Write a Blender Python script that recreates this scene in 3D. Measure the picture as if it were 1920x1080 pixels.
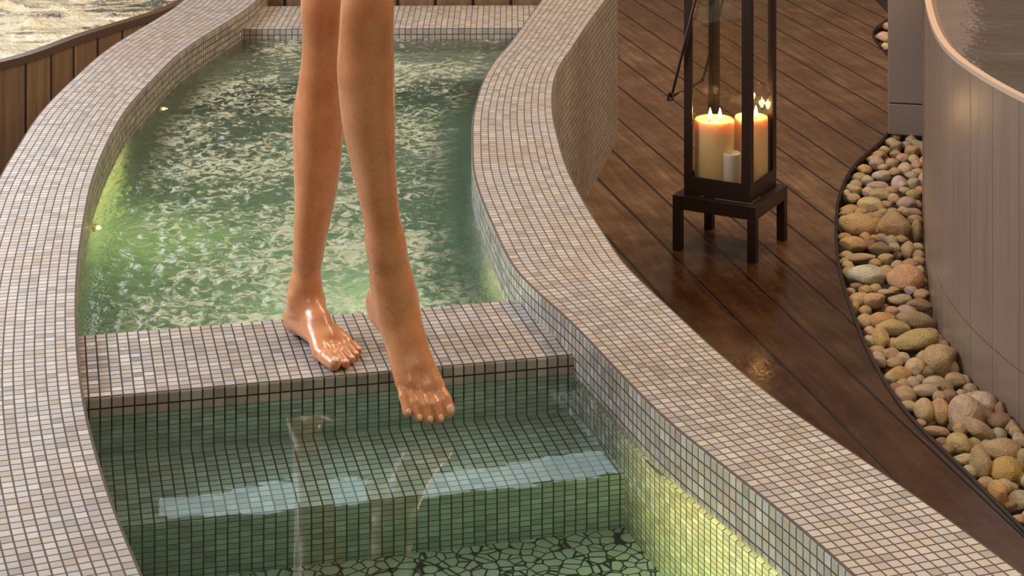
import bpy, bmesh, math, random
import numpy as np
from mathutils import Vector
for o in list(bpy.data.objects): bpy.data.objects.remove(o)
S = bpy.context.scene
COL = S.collection
# ------------------------------------------------------------------ camera
CH = 1.388                                   # camera height above the tiled ledge (z = 0)
HY, FP = -720.0, 3712.0                      # horizon line and focal length in pixels of a 1920x1080 frame
cd = bpy.data.cameras.new('camera'); cam = bpy.data.objects.new('camera', cd); COL.objects.link(cam)
cam.location = (0, 0, CH); cam.rotation_euler = (math.pi/2, 0, 0)
cd.sensor_width = 36; cd.lens = 36*FP/1920; cd.shift_y = -(540-HY)/1920; cd.clip_start = .05; cd.clip_end = 60
S.camera = cam
S.view_settings.view_transform = 'Standard'; S.view_settings.look = 'None'
S.view_settings.gamma = 1; S.view_settings.use_curve_mapping = False
S.view_settings.exposure = 0.08
# ------------------------------------------------------------------ world and room light
W = bpy.data.worlds.new('world'); S.world = W; W.use_nodes = True
nt = W.node_tree; bg = nt.nodes['Background']
tc = nt.nodes.new('ShaderNodeTexCoord'); sx = nt.nodes.new('ShaderNodeSeparateXYZ'); rp = nt.nodes.new('ShaderNodeValToRGB')
nt.links.new(tc.outputs['Generated'], sx.inputs[0]); nt.links.new(sx.outputs['Z'], rp.inputs[0]); nt.links.new(rp.outputs[0], bg.inputs[0])
rp.color_ramp.elements[0].position = 0.0; rp.color_ramp.elements[0].color = (.20, .11, .06, 1)
rp.color_ramp.elements[1].position = 0.9; rp.color_ramp.elements[1].color = (.62, .46, .34, 1)
e = rp.color_ramp.elements.new(.35); e.color = (.22, .17, .13, 1)
bg.inputs[1].default_value = .62
def area(name, loc, target, size, energy, color, spread=180):
    l = bpy.data.lights.new(name, 'AREA'); l.shape = 'RECTANGLE'; l.size, l.size_y = size; l.energy = energy; l.color = color
    l.spread = math.radians(spread)
    o = bpy.data.objects.new(name, l); COL.objects.link(o); o.location = loc
    o.rotation_euler = (Vector(target)-Vector(loc)).to_track_quat('-Z', 'Y').to_euler(); return o
area('window_side', (-3.3, 4.4, 2.2), (-.7, 3.9, 0), (2.4, 1.6), 165, (.90, .94, 1.0))
area('window_far_left', (-3.3, 9.5, 2.3), (-.9, 4.0, 0), (2.2, 2.2), 55, (.93, .95, 1.0))
st = area('cove_light', (-.53, 9.24, 2.60), (-.3, 4.0, -.034), (2.2, .11), 1.1, (.72, .90, 1.0))
st.rotation_euler = (math.radians(-62), 0, math.radians(13.6))
area('ceiling_warm', (2.3, 4.6, 3.0), (1.1, 6.0, -.5), (1.4, 1.4), 62, (1.0, .72, .46))
area('ceiling_far', (1.6, 7.8, 3.8), (1.0, 6.8, -.5), (2.0, 1.2), 115, (1.0, .74, .50))
area('ceiling_front', (-.2, .6, 3.0), (0, 3.6, 0), (1.6, 1.0), 26, (1.0, .84, .68))

# ------------------------------------------------------------------ helpers
def ray(x, y): return np.array([(x-960)/FP, 1., -(y-HY)/FP])
def at(x, y, z):                              # the point of the photo's pixel (x, y) on the level z
    d = ray(x, y); return np.array([0, 0, CH]) + d*((z-CH)/d[2])
def atY(x, y, Y): return np.array([0, 0, CH]) + ray(x, y)*Y
def catmull(P, n=14):
    P = np.asarray(P, float); P = np.vstack([2*P[0]-P[1], P, 2*P[-1]-P[-2]]); o = []
    for i in range(1, len(P)-2):
        a, b, c, d = P[i-1:i+3]
        for t in np.arange(n)/n:
            o.append(.5*((2*b)+(c-a)*t+(2*a-5*b+4*c-d)*t*t+(3*b-a-3*c+d)*t**3))
    o.append(P[-2]); return np.array(o)
def resample(P, step, it=4):
    q = catmull(P); s = np.r_[0, np.cumsum(np.linalg.norm(np.diff(q, axis=0), axis=1))]
    n = int(s[-1]/step)+1; t = np.linspace(0, s[-1], n)
    r = np.stack([np.interp(t, s, q[:, k]) for k in range(q.shape[1])], 1)
    for _ in range(it): r[1:-1] = .25*r[:-2]+.5*r[1:-1]+.25*r[2:]
    return r
def mesh(name, V, Fc, mat=None, parent=None, uv=None, smooth=False, link=True):
    me = bpy.data.meshes.new(name); me.from_pydata([tuple(map(float, v)) for v in V], [], [tuple(int(i) for i in f) for f in Fc]); me.update()
    if uv is not None:
        l = me.uv_layers.new(name='UVMap'); uv = np.asarray(uv, float)
        vi = np.zeros(len(me.loops), int); me.loops.foreach_get('vertex_index', vi)
        l.data.foreach_set('uv', (uv[vi] if len(uv) == len(V) else uv).astype(np.float32).ravel())
    if smooth: me.polygons.foreach_set('use_smooth', [True]*len(me.polygons))
    o = bpy.data.objects.new(name, me)
    if mat: me.materials.append(mat)
    if link: COL.objects.link(o)
    if parent: o.parent = parent
    return o
def tag(o, label=None, cat=None, group=None, kind=None):
    if label: o['label'] = label
    if cat: o['category'] = cat
    if group: o['group'] = group
    if kind: o['kind'] = kind
    return o
def empty(name, loc, rz=0):
    o = bpy.data.objects.new(name, None); COL.objects.link(o); o.location = loc; o.rotation_euler = (0, 0, rz); o.empty_display_size = .05
    return o
class MB:
    def __init__(s): s.V = []; s.F = []; s.UV = []
    def add(s, V, F, UV=None):
        b = len(s.V); s.V += [tuple(v) for v in V]; s.F += [tuple(i+b for i in f) for f in F]
    def box(s, c, d, rz=0, bev=0.0):
        x, y, z = [k/2 for k in d]; ca, sa = math.cos(rz), math.sin(rz)
        bm = bmesh.new(); bmesh.ops.create_cube(bm, size=1)
        for v in bm.verts: v.co = Vector((v.co.x*2*x, v.co.y*2*y, v.co.z*2*z))
        if bev: bmesh.ops.bevel(bm, geom=bm.edges[:], offset=bev, segments=2, affect='EDGES', profile=.5)
        bm.verts.index_update()
        s.add([(c[0]+v.co.x*ca-v.co.y*sa, c[1]+v.co.x*sa+v.co.y*ca, c[2]+v.co.z) for v in bm.verts], [[v.index for v in f.verts] for f in bm.faces]); bm.free()
    def lathe(s, c, prof, n=40, seed=None, wob=0):
        rings = []; V = []; F = []
        for k, (r, z) in enumerate(prof):
            for i in range(n):
                a = 2*math.pi*i/n; rr = r*(1+wob*math.sin(3*a+k))
                V.append((c[0]+rr*math.cos(a), c[1]+rr*math.sin(a), c[2]+z))
        for k in range(len(prof)-1):
            for i in range(n):
                j = (i+1) % n; F.append((k*n+i, k*n+j, (k+1)*n+j, (k+1)*n+i))
        F.append(tuple(range(n))[::-1]); F.append(tuple((len(prof)-1)*n+i for i in range(n)))
        s.add(V, F)
    def tube(s, P, r, n=10):
        P = [Vector(p) for p in P]; V = []; F = []
        for i, p in enumerate(P):
            t = (P[min(i+1, len(P)-1)]-P[max(i-1, 0)]).normalized(); a = t.orthogonal().normalized() if i == 0 else (a - t*a.dot(t)).normalized(); b = t.cross(a)
            for k in range(n):
                th = 2*math.pi*k/n; V.append(p + a*math.cos(th)*r + b*math.sin(th)*r)
        for i in range(len(P)-1):
            for k in range(n):
                j = (k+1) % n; F.append((i*n+k, i*n+j, (i+1)*n+j, (i+1)*n+k))
        F.append(tuple(range(n))[::-1]); F.append(tuple((len(P)-1)*n+i for i in range(n))); s.add(V, F)
    def build(s, name, mat, parent=None, smooth=False): return mesh(name, s.V, s.F, mat, parent, smooth=smooth)

# ------------------------------------------------------------------ materials
def newmat(name):
    m = bpy.data.materials.new(name); m.use_nodes = True; t = m.node_tree
    return m, t, t.nodes['Principled BSDF'], t.nodes['Material Output']
def N(t, typ, **k):
    n = t.nodes.new(typ)
    for a, b in k.items():
        if a == 'ins':
            for i, v in b.items():
                if hasattr(v, 'is_output'): t.links.new(v, n.inputs[i])
                else: n.inputs[i].default_value = v
        else: setattr(n, a, b)
    return n
def ramp(t, src, stops, interp='LINEAR'):
    r = N(t, 'ShaderNodeValToRGB'); r.color_ramp.interpolation = interp; el = r.color_ramp.elements
    el[0].position = stops[0][0]; el[0].color = (*stops[0][1], 1); el[1].position = stops[-1][0]; el[1].color = (*stops[-1][1], 1)
    for p, c in stops[1:-1]: x = el.new(p); x.color = (*c, 1)
    t.links.new(src, r.inputs[0]); return r.outputs[0]
def M(t, op, a, b=None, c=None):
    n = N(t, 'ShaderNodeMath', operation=op)
    for i, v in enumerate((a, b, c)):
        if v is None: continue
        if hasattr(v, 'is_output'): t.links.new(v, n.inputs[i])
        else: n.inputs[i].default_value = v
    return n.outputs[0]
def mix(t, f, a, b, mode='MIX'):
    n = N(t, 'ShaderNodeMix', data_type='RGBA', blend_type=mode)
    for i, v in ((0, f), (6, a), (7, b)):
        if hasattr(v, 'is_output'): t.links.new(v, n.inputs[i])
        else: n.inputs[i].default_value = v if i == 0 else (*v, 1)
    return n.outputs[2]
def maprange(t, v, a, b, c=0., d=1.):
    n = N(t, 'ShaderNodeMapRange', ins={0: v, 1: a, 2: b, 3: c, 4: d}); n.interpolation_type = 'SMOOTHSTEP'; return n.outputs[0]
def tile_mat(name, palette, grout, rough=.36, pitch=.02, tilt=.10, gw=.055, stain=.35, green=None):
    m, t, P, O = newmat(name)
    uv = N(t, 'ShaderNodeUVMap').outputs[0]
    sc = N(t, 'ShaderNodeVectorMath', operation='SCALE', ins={0: uv, 3: 1/pitch}).outputs[0]
    fl = N(t, 'ShaderNodeVectorMath', operation='FLOOR', ins={0: sc}).outputs[0]
    fr = N(t, 'ShaderNodeVectorMath', operation='FRACTION', ins={0: sc}).outputs[0]
    wn = N(t, 'ShaderNodeTexWhiteNoise', ins={0: fl})
    s = N(t, 'ShaderNodeSeparateXYZ', ins={0: fr}); s2 = N(t, 'ShaderNodeSeparateColor', ins={0: wn.outputs['Color']})
    fx = M(t, 'MINIMUM', s.outputs[0], M(t, 'SUBTRACT', 1., s.outputs[0])); fy = M(t, 'MINIMUM', s.outputs[1], M(t, 'SUBTRACT', 1., s.outputs[1]))
    mk = maprange(t, M(t, 'MINIMUM', fx, fy), gw*.7, gw*1.6)
    n = len(palette); col = ramp(t, wn.outputs['Value'], [((i+.0)/n, c) for i, c in enumerate(palette)], 'CONSTANT')
    geo = N(t, 'ShaderNodeNewGeometry')
    big = N(t, 'ShaderNodeTexNoise', ins={0: geo.outputs['Position'], 2: 3.2, 3: 4., 4: .6}).outputs[0]
    fine = N(t, 'ShaderNodeTexNoise', ins={0: geo.outputs['Position'], 2: 160., 3: 2.}).outputs[0]
    col = mix(t, maprange(t, big, .45, .75, 0., stain), col, (.42, .27, .17))
    col = mix(t, M(t, 'MULTIPLY', fine, .35), col, (.75, .70, .66), 'MULTIPLY')
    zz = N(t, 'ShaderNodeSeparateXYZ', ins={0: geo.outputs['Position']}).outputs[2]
    if green: col = mix(t, M(t, 'LESS_THAN', zz, -.036), col, mix(t, 1., col, green, 'MULTIPLY'))   # below the waterline the water's green light is put into the tile colour
    col = mix(t, mk, grout, col)
    t.links.new(col, P.inputs['Base Color'])
    P.inputs['Specular IOR Level'].default_value = .5
    rg = M(t, 'ADD', maprange(t, mk, 0., 1., .75, rough), M(t, 'MULTIPLY', s2.outputs[2], .12)); t.links.new(rg, P.inputs['Roughness'])
    hx = M(t, 'MULTIPLY', M(t, 'SUBTRACT', s.outputs[0], .5), M(t, 'SUBTRACT', s2.outputs[0], .5))
    hy = M(t, 'MULTIPLY', M(t, 'SUBTRACT', s.outputs[1], .5), M(t, 'SUBTRACT', s2.outputs[1], .5))
    h = M(t, 'ADD', M(t, 'MULTIPLY', M(t, 'ADD', hx, hy), tilt*2), M(t, 'MULTIPLY', mk, .06))
    h = M(t, 'ADD', h, M(t, 'MULTIPLY', fine, .02))
    b = N(t, 'ShaderNodeBump', ins={0: 1., 1: .02, 'Height': h}); t.links.new(b.outputs[0], P.inputs['Normal'])
    return m
PAL = [(.44, .405, .365), (.385, .35, .315), (.49, .455, .415), (.38, .36, .345), (.45, .39, .335), (.42, .40, .395), (.52, .48, .43), (.33, .30, .275), (.42, .355, .295), (.47, .44, .43)]
M_TILE = tile_mat('glass_mosaic', PAL, (.085, .07, .055), tilt=.055)
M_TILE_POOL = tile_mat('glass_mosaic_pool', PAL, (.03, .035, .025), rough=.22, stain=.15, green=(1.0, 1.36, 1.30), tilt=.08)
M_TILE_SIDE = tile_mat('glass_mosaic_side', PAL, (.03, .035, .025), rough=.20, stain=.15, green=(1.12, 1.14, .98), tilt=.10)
def simple(name, col, rough=.5, metal=0., **k):
    m, t, P, O = newmat(name); P.inputs['Base Color'].default_value = (*col, 1); P.inputs['Roughness'].default_value = rough; P.inputs['Metallic'].default_value = metal
    for a, v in k.items(): P.inputs[a.replace('_', ' ')].default_value = v
    return m
TH = math.radians(13.4)                       # the ledge, the steps and the deck boards share this direction
def deck_mat():
    m, t, P, O = newmat('wet_timber_boards')
    pos = N(t, 'ShaderNodeNewGeometry').outputs['Position']
    ref = at(1400, 617, -.505); c0 = ref[0]*math.cos(TH)+ref[1]*math.sin(TH)
    mp = N(t, 'ShaderNodeMapping', vector_type='TEXTURE'); mp.inputs['Rotation'].default_value = (0, 0, TH); t.links.new(pos, mp.inputs[0])
    s = N(t, 'ShaderNodeSeparateXYZ', ins={0: mp.outputs[0]})
    u = M(t, 'DIVIDE', M(t, 'SUBTRACT', s.outputs[0], c0), .146)
    fl = M(t, 'FLOOR', u); fr = M(t, 'FRACT', u)
    ed = M(t, 'MINIMUM', fr, M(t, 'SUBTRACT', 1., fr))
    gap = maprange(t, ed, .018, .04)
    wn = N(t, 'ShaderNodeTexWhiteNoise', noise_dimensions='1D', ins={'W': fl}).outputs[0]
    cv = N(t, 'ShaderNodeCombineXYZ', ins={0: M(t, 'MULTIPLY', s.outputs[0], 22.), 1: M(t, 'MULTIPLY', s.outputs[1], 1.6), 2: M(t, 'MULTIPLY', wn, 40.)}).outputs[0]
    grain = N(t, 'ShaderNodeTexNoise', ins={0: cv, 2: 2.2, 3: 6., 4: .65}).outputs[0]
    blotch = N(t, 'ShaderNodeTexNoise', ins={0: pos, 2: 5.5, 3: 5., 4: .65}).outputs[0]
    col = ramp(t, grain, [(.25, (.085, .046, .022)), (.5, (.185, .108, .055)), (.75, (.31, .20, .11))])
    col = mix(t, maprange(t, blotch, .35, .7), mix(t, 1., col, (.62, .52, .42), 'MULTIPLY'), col)
    col = mix(t, M(t, 'MULTIPLY', wn, .5), col, (.12, .055, .028))
    dd = N(t, 'ShaderNodeVectorMath', operation='DISTANCE', ins={0: pos, 1: (.55, 4.3, -.505)}).outputs['Value']
    wet_shade = maprange(t, M(t, 'ADD', dd, M(t, 'MULTIPLY', blotch, .9)), 1.6, 2.6, 1., 0.)      # wet boards, also darkened in colour for the dimmer light there
    col = mix(t, wet_shade, col, mix(t, 1., col, (.42, .34, .28), 'MULTIPLY'))
    col = mix(t, gap, (.012, .007, .004), col)
    t.links.new(col, P.inputs['Base Color'])
    wet = N(t, 'ShaderNodeTexNoise', ins={0: pos, 2: 9., 3: 6., 4: .7}).outputs[0]
    t.links.new(M(t, 'MULTIPLY', maprange(t, wet, .36, .66, .14, .52), M(t, 'SUBTRACT', 1., M(t, 'MULTIPLY', wet_shade, .5))), P.inputs['Roughness'])
    h = M(t, 'ADD', M(t, 'MULTIPLY', gap, .5), M(t, 'MULTIPLY', grain, .12)); h = M(t, 'ADD', h, M(t, 'MULTIPLY', N(t, 'ShaderNodeTexNoise', ins={0: pos, 2: 70., 3: 3.}).outputs[0], .10))
    t.links.new(N(t, 'ShaderNodeBump', ins={0: 1., 1: .006, 'Height': h}).outputs[0], P.inputs['Normal'])
    return m
M_DECK = deck_mat()
def board_mat(name, cols, width, gapcol, rough, glow=.0, gw=.012, streak=14., gloss_var=.15):
    """upright boards: U runs along the wall, V up it"""
    m, t, P, O = newmat(name)
    s = N(t, 'ShaderNodeSeparateXYZ', ins={0: N(t, 'ShaderNodeUVMap').outputs[0]})
    u = M(t, 'DIVIDE', s.outputs[0], width); fl = M(t, 'FLOOR', u); fr = M(t, 'FRACT', u); ed = M(t, 'MINIMUM', fr, M(t, 'SUBTRACT', 1., fr))
    gap = maprange(t, ed, gw*.5, gw*2)
    wn = N(t, 'ShaderNodeTexWhiteNoise', noise_dimensions='1D', ins={'W': fl}).outputs[0]
    cv = N(t, 'ShaderNodeCombineXYZ', ins={0: M(t, 'MULTIPLY', s.outputs[0], streak*4), 1: M(t, 'MULTIPLY', s.outputs[1], streak*.25), 2: M(t, 'MULTIPLY', wn, 30.)}).outputs[0]
    g = N(t, 'ShaderNodeTexNoise', ins={0: cv, 2: 1., 3: 6., 4: .7}).outputs[0]
    col = ramp(t, g, [(.25, cols[0]), (.5, cols[1]), (.75, cols[2])])
    col = mix(t, M(t, 'MULTIPLY', wn, .3), col, cols[0]); col = mix(t, gap, gapcol, col)
    t.links.new(col, P.inputs['Base Color']); t.links.new(M(t, 'ADD', M(t, 'MULTIPLY', g, gloss_var), rough), P.inputs['Roughness'])
    t.links.new(N(t, 'ShaderNodeBump', ins={0: .8, 1: .004, 'Height': M(t, 'ADD', gap, M(t, 'MULTIPLY', g, .2))}).outputs[0], P.inputs['Normal'])
    return m
M_PANEL = board_mat('painted_panelling', [(.23, .165, .125), (.265, .195, .15), (.30, .225, .175)], .145, (.19, .135, .10), .24, streak=6., gw=.006)
M_TIMBER = board_mat('dark_timber_cladding', [(.12, .065, .03), (.23, .14, .075), (.34, .22, .12)], .135, (.006, .004, .003), .4, gw=.03, streak=9.)
M_IRON = simple('bronze_painted_iron', (.035, .018, .014), .38, .4)
M_IRON_EDGE = simple('dark_metal_edging', (.02, .013, .010), .4, .3)
M_STEEL = simple('polished_steel', (.75, .72, .66), .12, 1.)

# ------------------------------------------------------------------ pool walls (mosaic rims)
Zr, Zw, Zd = .055, -.034, -.505
def lvl(L, z): return np.array([at(x, y, z)[:2] for x, y in L])
Rin = resample(np.vstack([[.155, 7.20], lvl([(1006,11),(955,81),(928,111),(905,150),(887,210),(884,270),(886,320),(900,370),(930,440),(960,500),(1003,545),(1075,610),(1160,700),(1250,790),(1350,870),(1480,975),(1600,1080)], Zr), [.60, 2.40], [.80, 1.90]]), .04)
Rout = resample(np.vstack([[.39, 7.20], lvl([(1137,0),(1103,45),(1060,110),(1040,150),(1037,190),(1045,250),(1060,300),(1083,350),(1107,398),(1150,458),(1200,520),(1260,585),(1330,645),(1400,703),(1480,762),(1600,848),(1750,950),(1900,1060)], Zr), [.83, 2.45], [1.02, 1.95]]), .02)
Lin = resample(np.vstack([[-.87, 7.20], lvl([(468,14),(352,89),(289,148),(237,207),(200,274),(174,341),(163,393),(150,480),(145,560),(147,640),(152,700),(163,770),(180,840),(205,920),(235,1000),(270,1080)], Zr), [-.36, 2.35], [-.17, 1.85]]), .04)
def normals(P, sg):
    T = np.gradient(P, axis=0); T /= np.linalg.norm(T, axis=1)[:, None]; return np.c_[-T[:, 1], T[:, 0]]*sg
def widths(P, Nn, Q):
    w = []
    for p, n in zip(P, Nn):
        rel = Q-p; tang = np.array([-n[1], n[0]]); al = rel@tang; d = rel@n
        k = np.argmin(np.abs(al)+(d < 0)*9); w.append(d[k])
    w = np.array(w)
    for _ in range(30): w[1:-1] = .25*w[:-2]+.5*w[1:-1]+.25*w[2:]
    return w
nR = normals(Rin, 1); wR = widths(Rin, nR, Rout)
nL = normals(Lin, -1); wL = np.interp(Lin[:, 1][::-1], [1.8, 5.0, 6.3, 7.2], [.24, .224, .245, .27])[::-1]
nR = nR if nR[:, 0].mean() > 0 else -nR
nL = nL if nL[:, 0].mean() < 0 else -nL
def rim(name, P, Nn, w, zb=-.6):
    s = np.r_[0, np.cumsum(np.linalg.norm(np.diff(P, axis=0), axis=1))]
    prof = lambda w: [(0, zb, zb-Zr), (0, Zr-.004, -.004), (.001, Zr-.001, -.001), (.004, Zr, .0), (w-.004, Zr, w), (w-.001, Zr-.001, w+.001), (w, Zr-.004, w+.004), (w, zb, w+Zr-zb)]
    V = []; UV = []; m = 8; wm = w.mean()
    for i in range(len(P)):
        for a, z, u in prof(w[i]):
            if 0 <= u <= w[i]: u = u/w[i]*round(wm/.02)*.02
            elif u > w[i]: u = u-w[i]+round(wm/.02)*.02
            V.append((P[i, 0]+Nn[i, 0]*a, P[i, 1]+Nn[i, 1]*a, z)); UV.append((u, s[i]))
    F = []
    for i in range(len(P)-1):
        for k in range(m): F.append((i*m+k, i*m+(k+1) % m, (i+1)*m+(k+1) % m, (i+1)*m+k))
    F.append(tuple(range(m))); F.append(tuple((len(P)-1)*m+k for k in range(m))[::-1])
    luv = []
    for f in F:
        for v in f: luv.append(UV[v])
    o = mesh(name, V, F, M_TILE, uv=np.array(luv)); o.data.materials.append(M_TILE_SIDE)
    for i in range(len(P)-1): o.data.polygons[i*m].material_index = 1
    return o
wallL = tag(rim('wall_left', Lin, nL, wL), 'curving mosaic pool wall on the left with a pale glare on its top', 'pool wall', kind='structure')
wallR = tag(rim('wall_right', Rin, nR, wR), 'curving tan mosaic pool wall beside the wet deck', 'pool wall', kind='structure')

# ------------------------------------------------------------------ ledge, steps and pool floor (sheared to the step direction)
dA = np.array([math.cos(TH), math.sin(TH)]); dB = np.array([-math.sin(TH), math.cos(TH)])
P0 = at(188, 745, 0)[:2]                      # on the ledge's front edge
def block(name, b0, b1, z0, z1, a0=-.5, a1=1.6, mat=M_TILE, nose=.004):
    """solid slab between two lines parallel to the step edges; b grows away from the camera"""
    prof = [(b0, z0), (b0, z1-nose), (b0+nose*.3, z1-nose*.3), (b0+nose, z1), (b1-nose, z1), (b1-nose*.3, z1-nose*.3), (b1, z1-nose), (b1, z0)]
    us = [z0-z1, -nose, -nose*.5, 0, (b1-b0), (b1-b0)+nose*.5, (b1-b0)+nose, (b1-b0)+z1-z0]
    V = []; luv = []; n = len(prof); UV = []
    for a in (a0, a1):
        for (b, z), u in zip(prof, us):
            q = P0+dA*a+dB*b; V.append((q[0], q[1], z)); UV.append((u, a))
    F = [(k, (k+1) % n, n+(k+1) % n, n+k) for k in range(n)] + [tuple(range(n))[::-1], tuple(range(n, 2*n))]
    for f in F:
        for v in f: luv.append(UV[v])
    return mesh(name, V, F, mat, uv=np.array(luv))
LA0, LA1 = -.12, 1.02
Zt2, Zf = -.218, -.43
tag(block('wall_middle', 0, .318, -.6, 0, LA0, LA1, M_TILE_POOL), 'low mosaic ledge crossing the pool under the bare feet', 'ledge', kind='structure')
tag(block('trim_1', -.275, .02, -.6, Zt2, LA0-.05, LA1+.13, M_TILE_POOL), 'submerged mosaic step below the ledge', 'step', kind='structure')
bb = (at(463, 55, 0)[:2]-P0)@dB
b_sill = (np.array([-.45, 6.60])-P0)@dB
def ablock(name, y0, y1, z0, z1, x0, x1, mat, slope=0.):
    V = []; UV = []
    for x in (x0, x1):
        for yy, z, u in ((y0, z0, z0-z1), (y0, z1, 0), (y1, z1, y1-y0), (y1, z0, y1-y0+z1-z0)):
            V.append((x, yy+slope*(x+.45), z)); UV.append((u, x))
    F = [(0, 1, 5, 4), (1, 2, 6, 5), (2, 3, 7, 6), (3, 0, 4, 7), (0, 3, 2, 1), (4, 5, 6, 7)]
    return mesh(name, V, F, mat, uv=np.array([UV[v] for f in F for v in f]))
tag(ablock('wall_back', 6.66, 7.05, -.6, .0, -1.0, .22, M_TILE, .02), 'mosaic sill closing the far end of the upper pool', 'sill', kind='structure')
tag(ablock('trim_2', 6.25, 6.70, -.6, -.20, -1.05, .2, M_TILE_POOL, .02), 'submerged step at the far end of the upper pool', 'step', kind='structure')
# pebble-mosaic floor
m, t, P, O = newmat('pebble_mosaic_floor')
pos = N(t, 'ShaderNodeNewGeometry').outputs['Position']
v1 = N(t, 'ShaderNodeTexVoronoi', feature='DISTANCE_TO_EDGE', ins={0: pos, 2: 44.}); v2 = N(t, 'ShaderNodeTexVoronoi', ins={0: pos, 2: 44.})
mk = M(t, 'MULTIPLY', maprange(t, v1.outputs[0], .012, .07), maprange(t, v2.outputs['Distance'], .74, .92, 1., 0.))
t.links.new(mix(t, mk, (.02, .03, .02), mix(t, .12, (.62, .66, .54), v2.outputs['Color'], 'SOFT_LIGHT')), P.inputs['Base Color'])
P.inputs['Roughness'].default_value = .4
t.links.new(N(t, 'ShaderNodeBump', ins={0: 1., 1: .01, 'Height': mk}).outputs[0], P.inputs['Normal'])
ys = np.linspace(1.95, 7.1, 60); V = []; F = []
for i, y in enumerate(ys):
    V += [(np.interp(y, Lin[::-1, 1], Lin[::-1, 0])-.03, y, Zf), (np.interp(y, Rin[::-1, 1], Rin[::-1, 0])+.03, y, Zf)]
    if i: F.append((2*i-2, 2*i-1, 2*i+1, 2*i))
tag(mesh('floor_pool', V, F, m), kind='structure')

# ------------------------------------------------------------------ timber deck with its curved edge
EDGE = resample(np.vstack([lvl([(1672,32),(1641,52),(1635,70),(1652,92),(1667,112),(1667,150),(1670,238),(1600,310),(1572,365),(1565,420),(1570,500),(1600,600),(1640,690),(1700,780),(1800,880),(1860,940),(1920,1000)], Zd), [1.16, 3.7], [1.4, 3.1], [1.7, 2.5]]), .05, 2)
def strip_floor(name, E, xfar, z, mat, left=True):
    V = []; F = []
    for x, y in E: V += [(x, y, z), (xfar, y, z)]
    for i in range(len(E)-1): F.append((2*i, 2*i+1, 2*i+3, 2*i+2))
    return mesh(name, V, F, mat)
E2 = np.vstack([[1.8, 12.0], [1.79, 9.6], EDGE, [1.9, 1.2]])
fl = strip_floor('floor', E2, -4.5, Zd, M_DECK); tag(fl, 'wet brown timber deck boards', 'deck', kind='structure')
# edging strip
V = []; F = []; nE = normals(EDGE, 1); nE = nE if nE[:, 0].mean() > 0 else -nE
for (x, y), n in zip(EDGE, nE):
    for a, z in ((0, -.60), (0, Zd+.004), (.009, Zd+.004), (.009, -.60)): V.append((x+n[0]*a, y+n[1]*a, z))
for i in range(len(EDGE)-1):
    for k in range(4): F.append((i*4+k, i*4+(k+1) % 4, i*4+4+(k+1) % 4, i*4+4+k))
tag(mesh('trim_3', V, F, M_IRON_EDGE), kind='structure')
m, t, P, O = newmat('dark_gravel_soil')
pos = N(t, 'ShaderNodeNewGeometry').outputs['Position']
g = N(t, 'ShaderNodeTexNoise', ins={0: pos, 2: 60., 3: 4.}).outputs[0]
t.links.new(ramp(t, g, [(.3, (.012, .008, .005)), (.7, (.07, .045, .028))]), P.inputs['Base Color']); P.inputs['Roughness'].default_value = .8
t.links.new(N(t, 'ShaderNodeBump', ins={0: 1., 1: .02, 'Height': g}).outputs[0], P.inputs['Normal'])
tag(mesh('floor_bed', [(.8, 1.2, -.575), (4.5, 1.2, -.575), (4.5, 12, -.575), (.8, 12, -.575)], [(0, 1, 2, 3)], m), kind='structure')
# timber screen behind the far sill
def wall_strip(name, P, z0, z1, mat, parent=None, thick=0.03, side=1):
    P = np.asarray(P, float); s = np.r_[0, np.cumsum(np.linalg.norm(np.diff(P, axis=0), axis=1))]; n = normals(P, side)
    V = []; UV = []; F = []
    for i in range(len(P)):
        for a, z in ((0, z0), (0, z1), (thick, z1), (thick, z0)):
            V.append((P[i, 0]+n[i, 0]*a, P[i, 1]+n[i, 1]*a, z)); UV.append((s[i], z))
    for i in range(len(P)-1):
        for k in range(4): F.append((i*4+k, i*4+(k+1) % 4, i*4+4+(k+1) % 4, i*4+4+k))
    F.append((0, 1, 2, 3)); j = (len(P)-1)*4; F.append((j+3, j+2, j+1, j))
    return mesh(name, V, F, mat, parent, uv=np.array([UV[v] for f in F for v in f]))
tag(wall_strip('wall_screen', [(-.95, 7.10), (.14, 7.08)], -.5, .16, M_TIMBER, side=1), 'brown timber screen behind the far sill', 'screen', kind='structure')

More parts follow.
